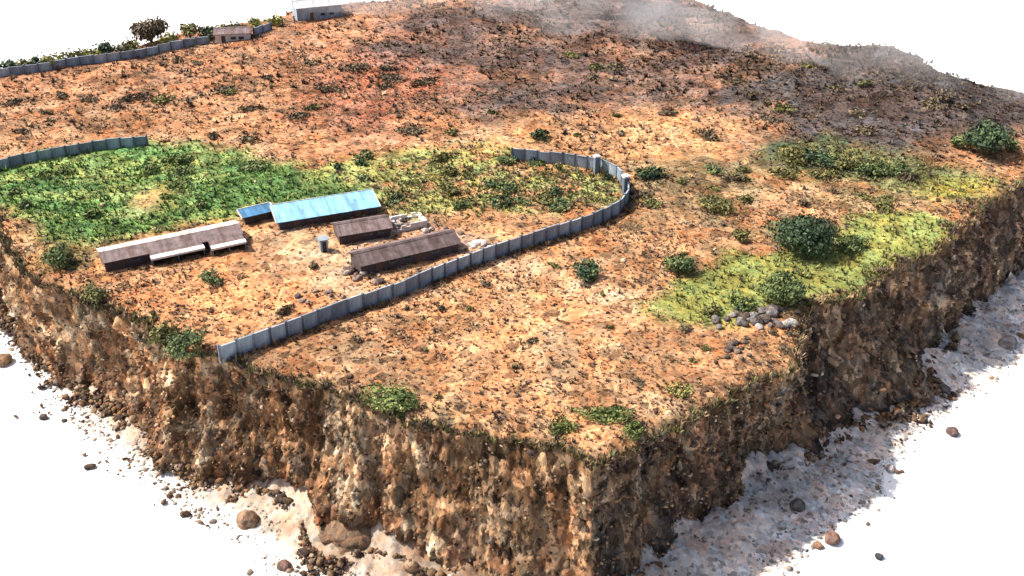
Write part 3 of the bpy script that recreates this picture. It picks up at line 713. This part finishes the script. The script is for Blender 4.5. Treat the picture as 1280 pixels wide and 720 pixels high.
# long barrack with its porches
shed('barrack', (133,340), (302,303), 5.0, 1.9, 2.7, 'long low barrack with mauve-grey roof and two pale porches, below the green field', M_mauve, M_sunlit,
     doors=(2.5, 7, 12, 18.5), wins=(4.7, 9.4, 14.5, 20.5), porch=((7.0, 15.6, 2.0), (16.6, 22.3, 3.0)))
shed('blue_shed', (350,288), (472,267), 4.6, 1.7, 2.5, 'large shed with a bright sky-blue sheet roof at the end of the yard', M_blue, M_blue, doors=(3, 9, 14), wins=(6, 12), mono=True)
shed('small_blue_shed', (307,281), (341,273), 1.9, 1.6, 1.9, 'tiny lean-to with a deep blue roof between the barrack and the large blue shed', plain_mat('deep_blue_sheet', (.06, .19, .36), .25, .9, .5, wave=3.2), M_blue, doors=(2,), mono=True)
shed('low_shed', (425,306), (488,295), 4.8, 1.9, 2.9, 'short mauve-roofed shed just below the large blue shed', M_mauve, M_mauve, doors=(2.5,), wins=(5, 7.4))
shed('long_shed', (452,344), (573,315), 5.0, 1.9, 2.9, 'mauve-roofed shed nearest the perimeter wall', M_mauve, M_mauve, doors=(3, 10), wins=(5.5, 8, 13))
# little guard booth in the yard
bl = on(405, 313)
bo = empty('booth', bl, R(24)); tag(bo, 'small grey guard booth standing alone in the yard below the blue roof', 'booth')
MB().box(-.65, .65, -.65, .65, -.2, 2.2).build('wall', M_conc, bo)
MB().box(-.85, .85, -.85, .85, 2.2, 2.32).build('roof', M_cope, bo)
MB().box(-.35, .35, -.69, -.652, 0, 1.9).build('door', M_dark, bo)
# far pale building on the skyline
shed('far_building', (372,27), (428,20), 7.5, 3.6, 4.6, 'long pale grey building on the far left skyline', plain_mat('pale_grey_sheet', (.42, .44, .47), .2, .8, .6, wave=2), M_cope,
     doors=(4,), wins=(7, 9.5, 12), wallm=M_conc)
# pillars in the wall line
for (px, py, h, lb) in [(745,214,3.3,'tall dark gate pillar with a pale cap at the back bend of the wall'), (781,240,3.4,'short pillar with a white cap in the curved end of the wall')]:
    r_ = empty('gate_pillar', on(px, py + 2), R(20)); tag(r_, lb, 'pillar')
    MB().box(-.45, .45, -.45, .45, -.3, h).build('shaft', M_post, r_)
    MB().box(-.6, .6, -.6, .6, h, h + .35).build('cap', M_whitew, r_)
# half-built block walls by the sheds
def ruin(px, py, L, W, rz, label):
    r_ = empty('unfinished_room', on(px, py), rz); tag(r_, label, 'ruin')
    for (x0, x1, y0, y1) in ((0, L, 0, .25), (0, L, W, W + .25), (0, .25, .25, W), (L - .25, L, .25, W)):
        mb = MB(); k = 0; x = x0; ln = (x1 - x0) if x1 - x0 > .5 else (y1 - y0)
        s = 0
        while s < ln - .01:
            e = min(ln, s + .8); hh = random.choice([.5, .8, 1.1, 1.3])
            if x1 - x0 > .5: mb.box(x0 + s, x0 + e, y0, y1, -.3, hh)
            else: mb.box(x0, x1, y0 + s, y0 + e, -.3, hh)
            s = e
        mb.build('wall', M_whitew, r_)
    return r_
ruin(497, 291, 5.5, 4.2, R(24), 'roofless pale block room between the two mauve sheds and the blue roof')

shed('far_hut', (270,55), (313,49), 5, 2.6, 3.4, 'small dark-roofed hut with pale walls on the skyline right of the far wall', M_mauve, M_mauve, doors=(2,), wins=(4.5, 6.5), wallm=M_whitew)
wall_run([(318,44),(340,36),(368,29)], 1.8, 3.2, 'short broken grey wall on the skyline between the far hut and the far pale building', gaps=(2, 3))
# weeds and spilled soil along the foot of the long wall
wp = np.array([at(*q) for q in main_px]); xs = []; ys = []
for a_, b_ in zip(wp[:-1], wp[1:]):
    n_ = int(np.linalg.norm(b_ - a_) * 16); t_ = rng.uniform(0, 1, n_); nrm = np.array([b_[1] - a_[1], a_[0] - b_[0]]) / np.linalg.norm(b_ - a_)
    of = rng.choice([-1, 1, 1], n_) * (.25 + rng.exponential(.45, n_)); p_ = a_ + np.outer(t_, b_ - a_) + of[:, None] * nrm
    k_ = vnoise(p_[:, 0] / 3, p_[:, 1] / 3, s=77) + rng.normal(0, .4, n_) > 0; xs.append(p_[k_, 0]); ys.append(p_[k_, 1])
xs = np.concatenate(xs); ys = np.concatenate(ys)
tufts('weeds', xs, ys, rng.gamma(3, .14, len(xs)).clip(.15, .9), dpal[rng.choice(5, len(xs))], 8, label='dry brown weeds along the foot of the long perimeter wall', cat='weeds')
# rock heaps and single stones
def tone_of(c):
    m_ = sum(c) / 3
    return 'black' if m_ < .1 else 'dark' if m_ < .18 else 'brown-grey' if m_ < .35 else 'pale' if m_ < .52 else 'whitish'
def rock_in(px, py, s, c, noun, where, cat, group):
    o = rock(px, py, s, c, None, cat, group); later(o, ('big' if s > .65 else 'middling' if s > .45 else 'small') + ' ' + tone_of(c), noun, px, py, where)
def rock(px, py, s, c, label, cat='rock', group=None, z=None, sq=.75, seed=None):
    if z is None: p = on(px, py); p = (p[0], p[1], p[2] + s * .25)
    else:
        q = at(px, py, z); p = (q[0], q[1], z + s * sq * .55)
    bm = bmesh.new(); bmesh.ops.create_icosphere(bm, subdivisions=3, radius=s)
    o = np.array([v_.co[:] for v_ in bm.verts]); sd_ = int(px * 7 + py) if seed is None else seed
    n_ = fbm(o[:, 0] / s * .9 + sd_, o[:, 1] / s * .9, o[:, 2] / s * .9, s=sd_ & 31, o=4)
    rr = np.random.default_rng(sd_); ax = rr.uniform(.75, 1.3, 3) * np.array([1, 1, sq])
    for v_, k in zip(bm.verts, n_):
        f_ = 1 + .38 * k; v_.co = Vector((v_.co.x * ax[0] * f_, v_.co.y * ax[1] * f_, v_.co.z * ax[2] * f_))
    me = bpy.data.meshes.new('rock'); bm.to_mesh(me); bm.free(); me.materials.append(M_stone)
    ca = me.color_attributes.new('col', 'FLOAT_COLOR', 'POINT'); ca.data.foreach_set('color', np.tile([*c, 1], len(me.vertices)).astype(np.float32))
    ob = bpy.data.objects.new('rock', me); ob.location = p; ob.rotation_euler = (0, 0, rr.uniform(0, 6.28)); link(ob); tag(ob, label, cat, group); return ob
for i in range(34):
    px = random.gauss(945, 27); py = 397 + (975 - px) * .04 + random.uniform(-9, 12)
    c = random.choice([(.20, .175, .16), (.10, .085, .08), (.15, .125, .115), (.07, .06, .06), (.36, .33, .30), (.12, .09, .075)])
    rock_in(px, py, random.uniform(.35, .95), c, 'rock', 'in the heap below the mid green tree', 'rock', 'rocks heaped at the near edge of the yellow-green field')
for i in range(14):
    px = random.gauss(918, 16); py = random.uniform(428, 448)
    rock_in(px, py, random.uniform(.3, .8), random.choice([(.16, .12, .10), (.10, .08, .07), (.22, .17, .13)]), 'rock', 'in the low pile near the right rim', 'rock', 'dark rocks near the right rim')
for i in range(16):
    px = random.uniform(428, 480); py = 338 + (px - 430) * .25 + random.uniform(-8, 8)
    rock_in(px, py, random.uniform(.3, .75), random.choice([(.34, .25, .20), (.12, .09, .08), (.42, .33, .28), (.18, .12, .10)]), 'broken block', 'beside the shed nearest the wall', 'rubble', 'broken blocks beside the nearest shed')
for i in range(9):
    px = random.uniform(584, 618); py = 309 + random.uniform(-5, 6)
    rock_in(px, py, random.uniform(.4, .8), (.68, .60, .56), 'block', 'in the heap behind the perimeter wall', 'rubble', 'whitish blocks heaped behind the wall')
for i in range(18):
    px = random.uniform(494, 590); py = 276 + (px - 494) * .26 + random.uniform(-7, 5)
    rock_in(px, py, random.uniform(.3, .7), random.choice([(.44, .36, .31), (.12, .09, .09), (.5, .42, .37), (.2, .14, .12)]), 'block', 'littered behind the two mauve sheds', 'rubble', 'blocks littered behind the mauve sheds')
for i in range(8):
    px = random.uniform(372, 440); py = 372 + random.uniform(-12, 12) - (px - 400) * .1
    rock_in(px, py, random.uniform(.3, .6), random.choice([(.15, .11, .10), (.3, .22, .18)]), 'rock', 'on the yard just behind the perimeter wall', 'rock', 'dark rocks on the yard')
for px, py, s, c, lb in [(4,453,1.35,(.24,.15,.09),'brown boulder at the left edge lying on the white sheet'),
                         (55,523,.62,(.12,.09,.08),'small dark stone alone on the white sheet far left'),
                         (113,585,.66,(.11,.08,.065),'small dark stone alone on the white sheet lower left'),
                         (309,656,1.65,(.26,.17,.11),'large rounded brown boulder at the outer edge of the left gravel'),
                         (386,646,1.5,(.27,.20,.14),'tan boulder against the earth face beside the rounded brown boulder'),
                         (436,672,4.2,(.21,.135,.085),'huge slumped brown earth boulder against the foot of the left face'),
                         (266,653,.42,(.30,.25,.20),'tiny grey pebble left of the large rounded boulder'),
                         (356,710,.95,(.24,.15,.12),'reddish-brown stone near the bottom edge below the left gravel'),
                         (312,716,.4,(.28,.22,.16),'tiny tan stone at the bottom edge under the rounded boulder'),
                         (1256,434,1.9,(.26,.24,.22),'large grey boulder on the pale gravel at the right edge'),
                         (1190,542,.85,(.16,.11,.10),'dark brown stone on the white sheet right of the gravel'),
                         (1113,588,.7,(.5,.46,.42),'pale stone at the tip of the right gravel'),
                         (1127,590,.3,(.12,.10,.09),'tiny dark pebble beside the pale stone at the gravel tip'),
                         (1040,676,1.15,(.24,.14,.11),'reddish-brown flat stone on the white sheet lower right'),
                         (1022,684,.6,(.34,.20,.13),'small orange-brown stone touching the flat stone lower right'),
                         (1099,697,.55,(.07,.07,.08),'flat black stone alone on the white sheet lower right'),
                         (1180,487,.9,(.13,.12,.11),'dark stone on the right gravel above its outer edge'),
                         (996,634,1.0,(.13,.12,.11),'square dark stone in the middle of the right gravel'),
                         (922,652,1.0,(.12,.10,.09),'dark stone on the right gravel close to the earth face')]:
    rock(px, py, s, c, lb, z=-20 if not (900 < px < 1000 or 1170 < px < 1185) else -19.4)

# ------------------------------------------------------------------ smoke drifting over the far rim
def smoke():
    m = bpy.data.materials.new('smoke'); m.use_nodes = True; nt = m.node_tree; nt.nodes.clear()
    out = N(nt, 'ShaderNodeOutputMaterial'); pv = N(nt, 'ShaderNodeVolumePrincipled'); pv.inputs['Color'].default_value = (.93, .93, .94, 1); pv.inputs['Anisotropy'].default_value = .1
    tc = N(nt, 'ShaderNodeTexCoord'); nz = N(nt, 'ShaderNodeTexNoise'); nz.inputs['Scale'].default_value = .055; nz.inputs['Detail'].default_value = 4
    nt.links.new(tc.outputs['Object'], nz.inputs[0])
    d = ramp(nt, nz.outputs[0], [(.38, 0.0), (.75, 1.0)])
    mm = N(nt, 'ShaderNodeMath', operation='MULTIPLY'); mm.inputs[1].default_value = .034; nt.links.new(d, mm.inputs[0])
    nt.links.new(mm.outputs[0], pv.inputs['Density']); nt.links.new(pv.outputs[0], out.inputs['Volume'])
    bm = bmesh.new()
    for (px, py, dy, sx, sy, sz) in [(700, 14, 3, 30, 30, 5), (820, 22, 1, 26, 28, 6), (940, 44, 2, 22, 22, 6), (1160, 80, 2, 24, 18, 6), (600, 6, 2, 60, 20, 7), (890, 24, 0, 40, 22, 9), (985, 50, 2, 30, 18, 8), (760, 2, 2, 46, 24, 9), (1110, 56, 0, 36, 18, 12), (1210, 92, -2, 40, 18, 11)]:
        p = on(px, py)
        r = bmesh.ops.create_icosphere(bm, subdivisions=3, radius=1)
        for v_ in r['verts']:
            k = 1 + .25 * float(fbm(v_.co.x * 1.3 + px, v_.co.y * 1.3, v_.co.z * 1.3, s=5, o=2))
            v_.co = Vector((p[0] + v_.co.x * sx * k, p[1] + dy + v_.co.y * sy * k, p[2] + sz * .55 + v_.co.z * sz * k))
    me = bpy.data.meshes.new('smoke'); bm.to_mesh(me); bm.free(); me.materials.append(m)
    o = link(bpy.data.objects.new('smoke', me)); tag(o, 'thin whitish smoke drifting over the far rim and the burnt ground', 'smoke', kind='stuff')
smoke()

write_labels()
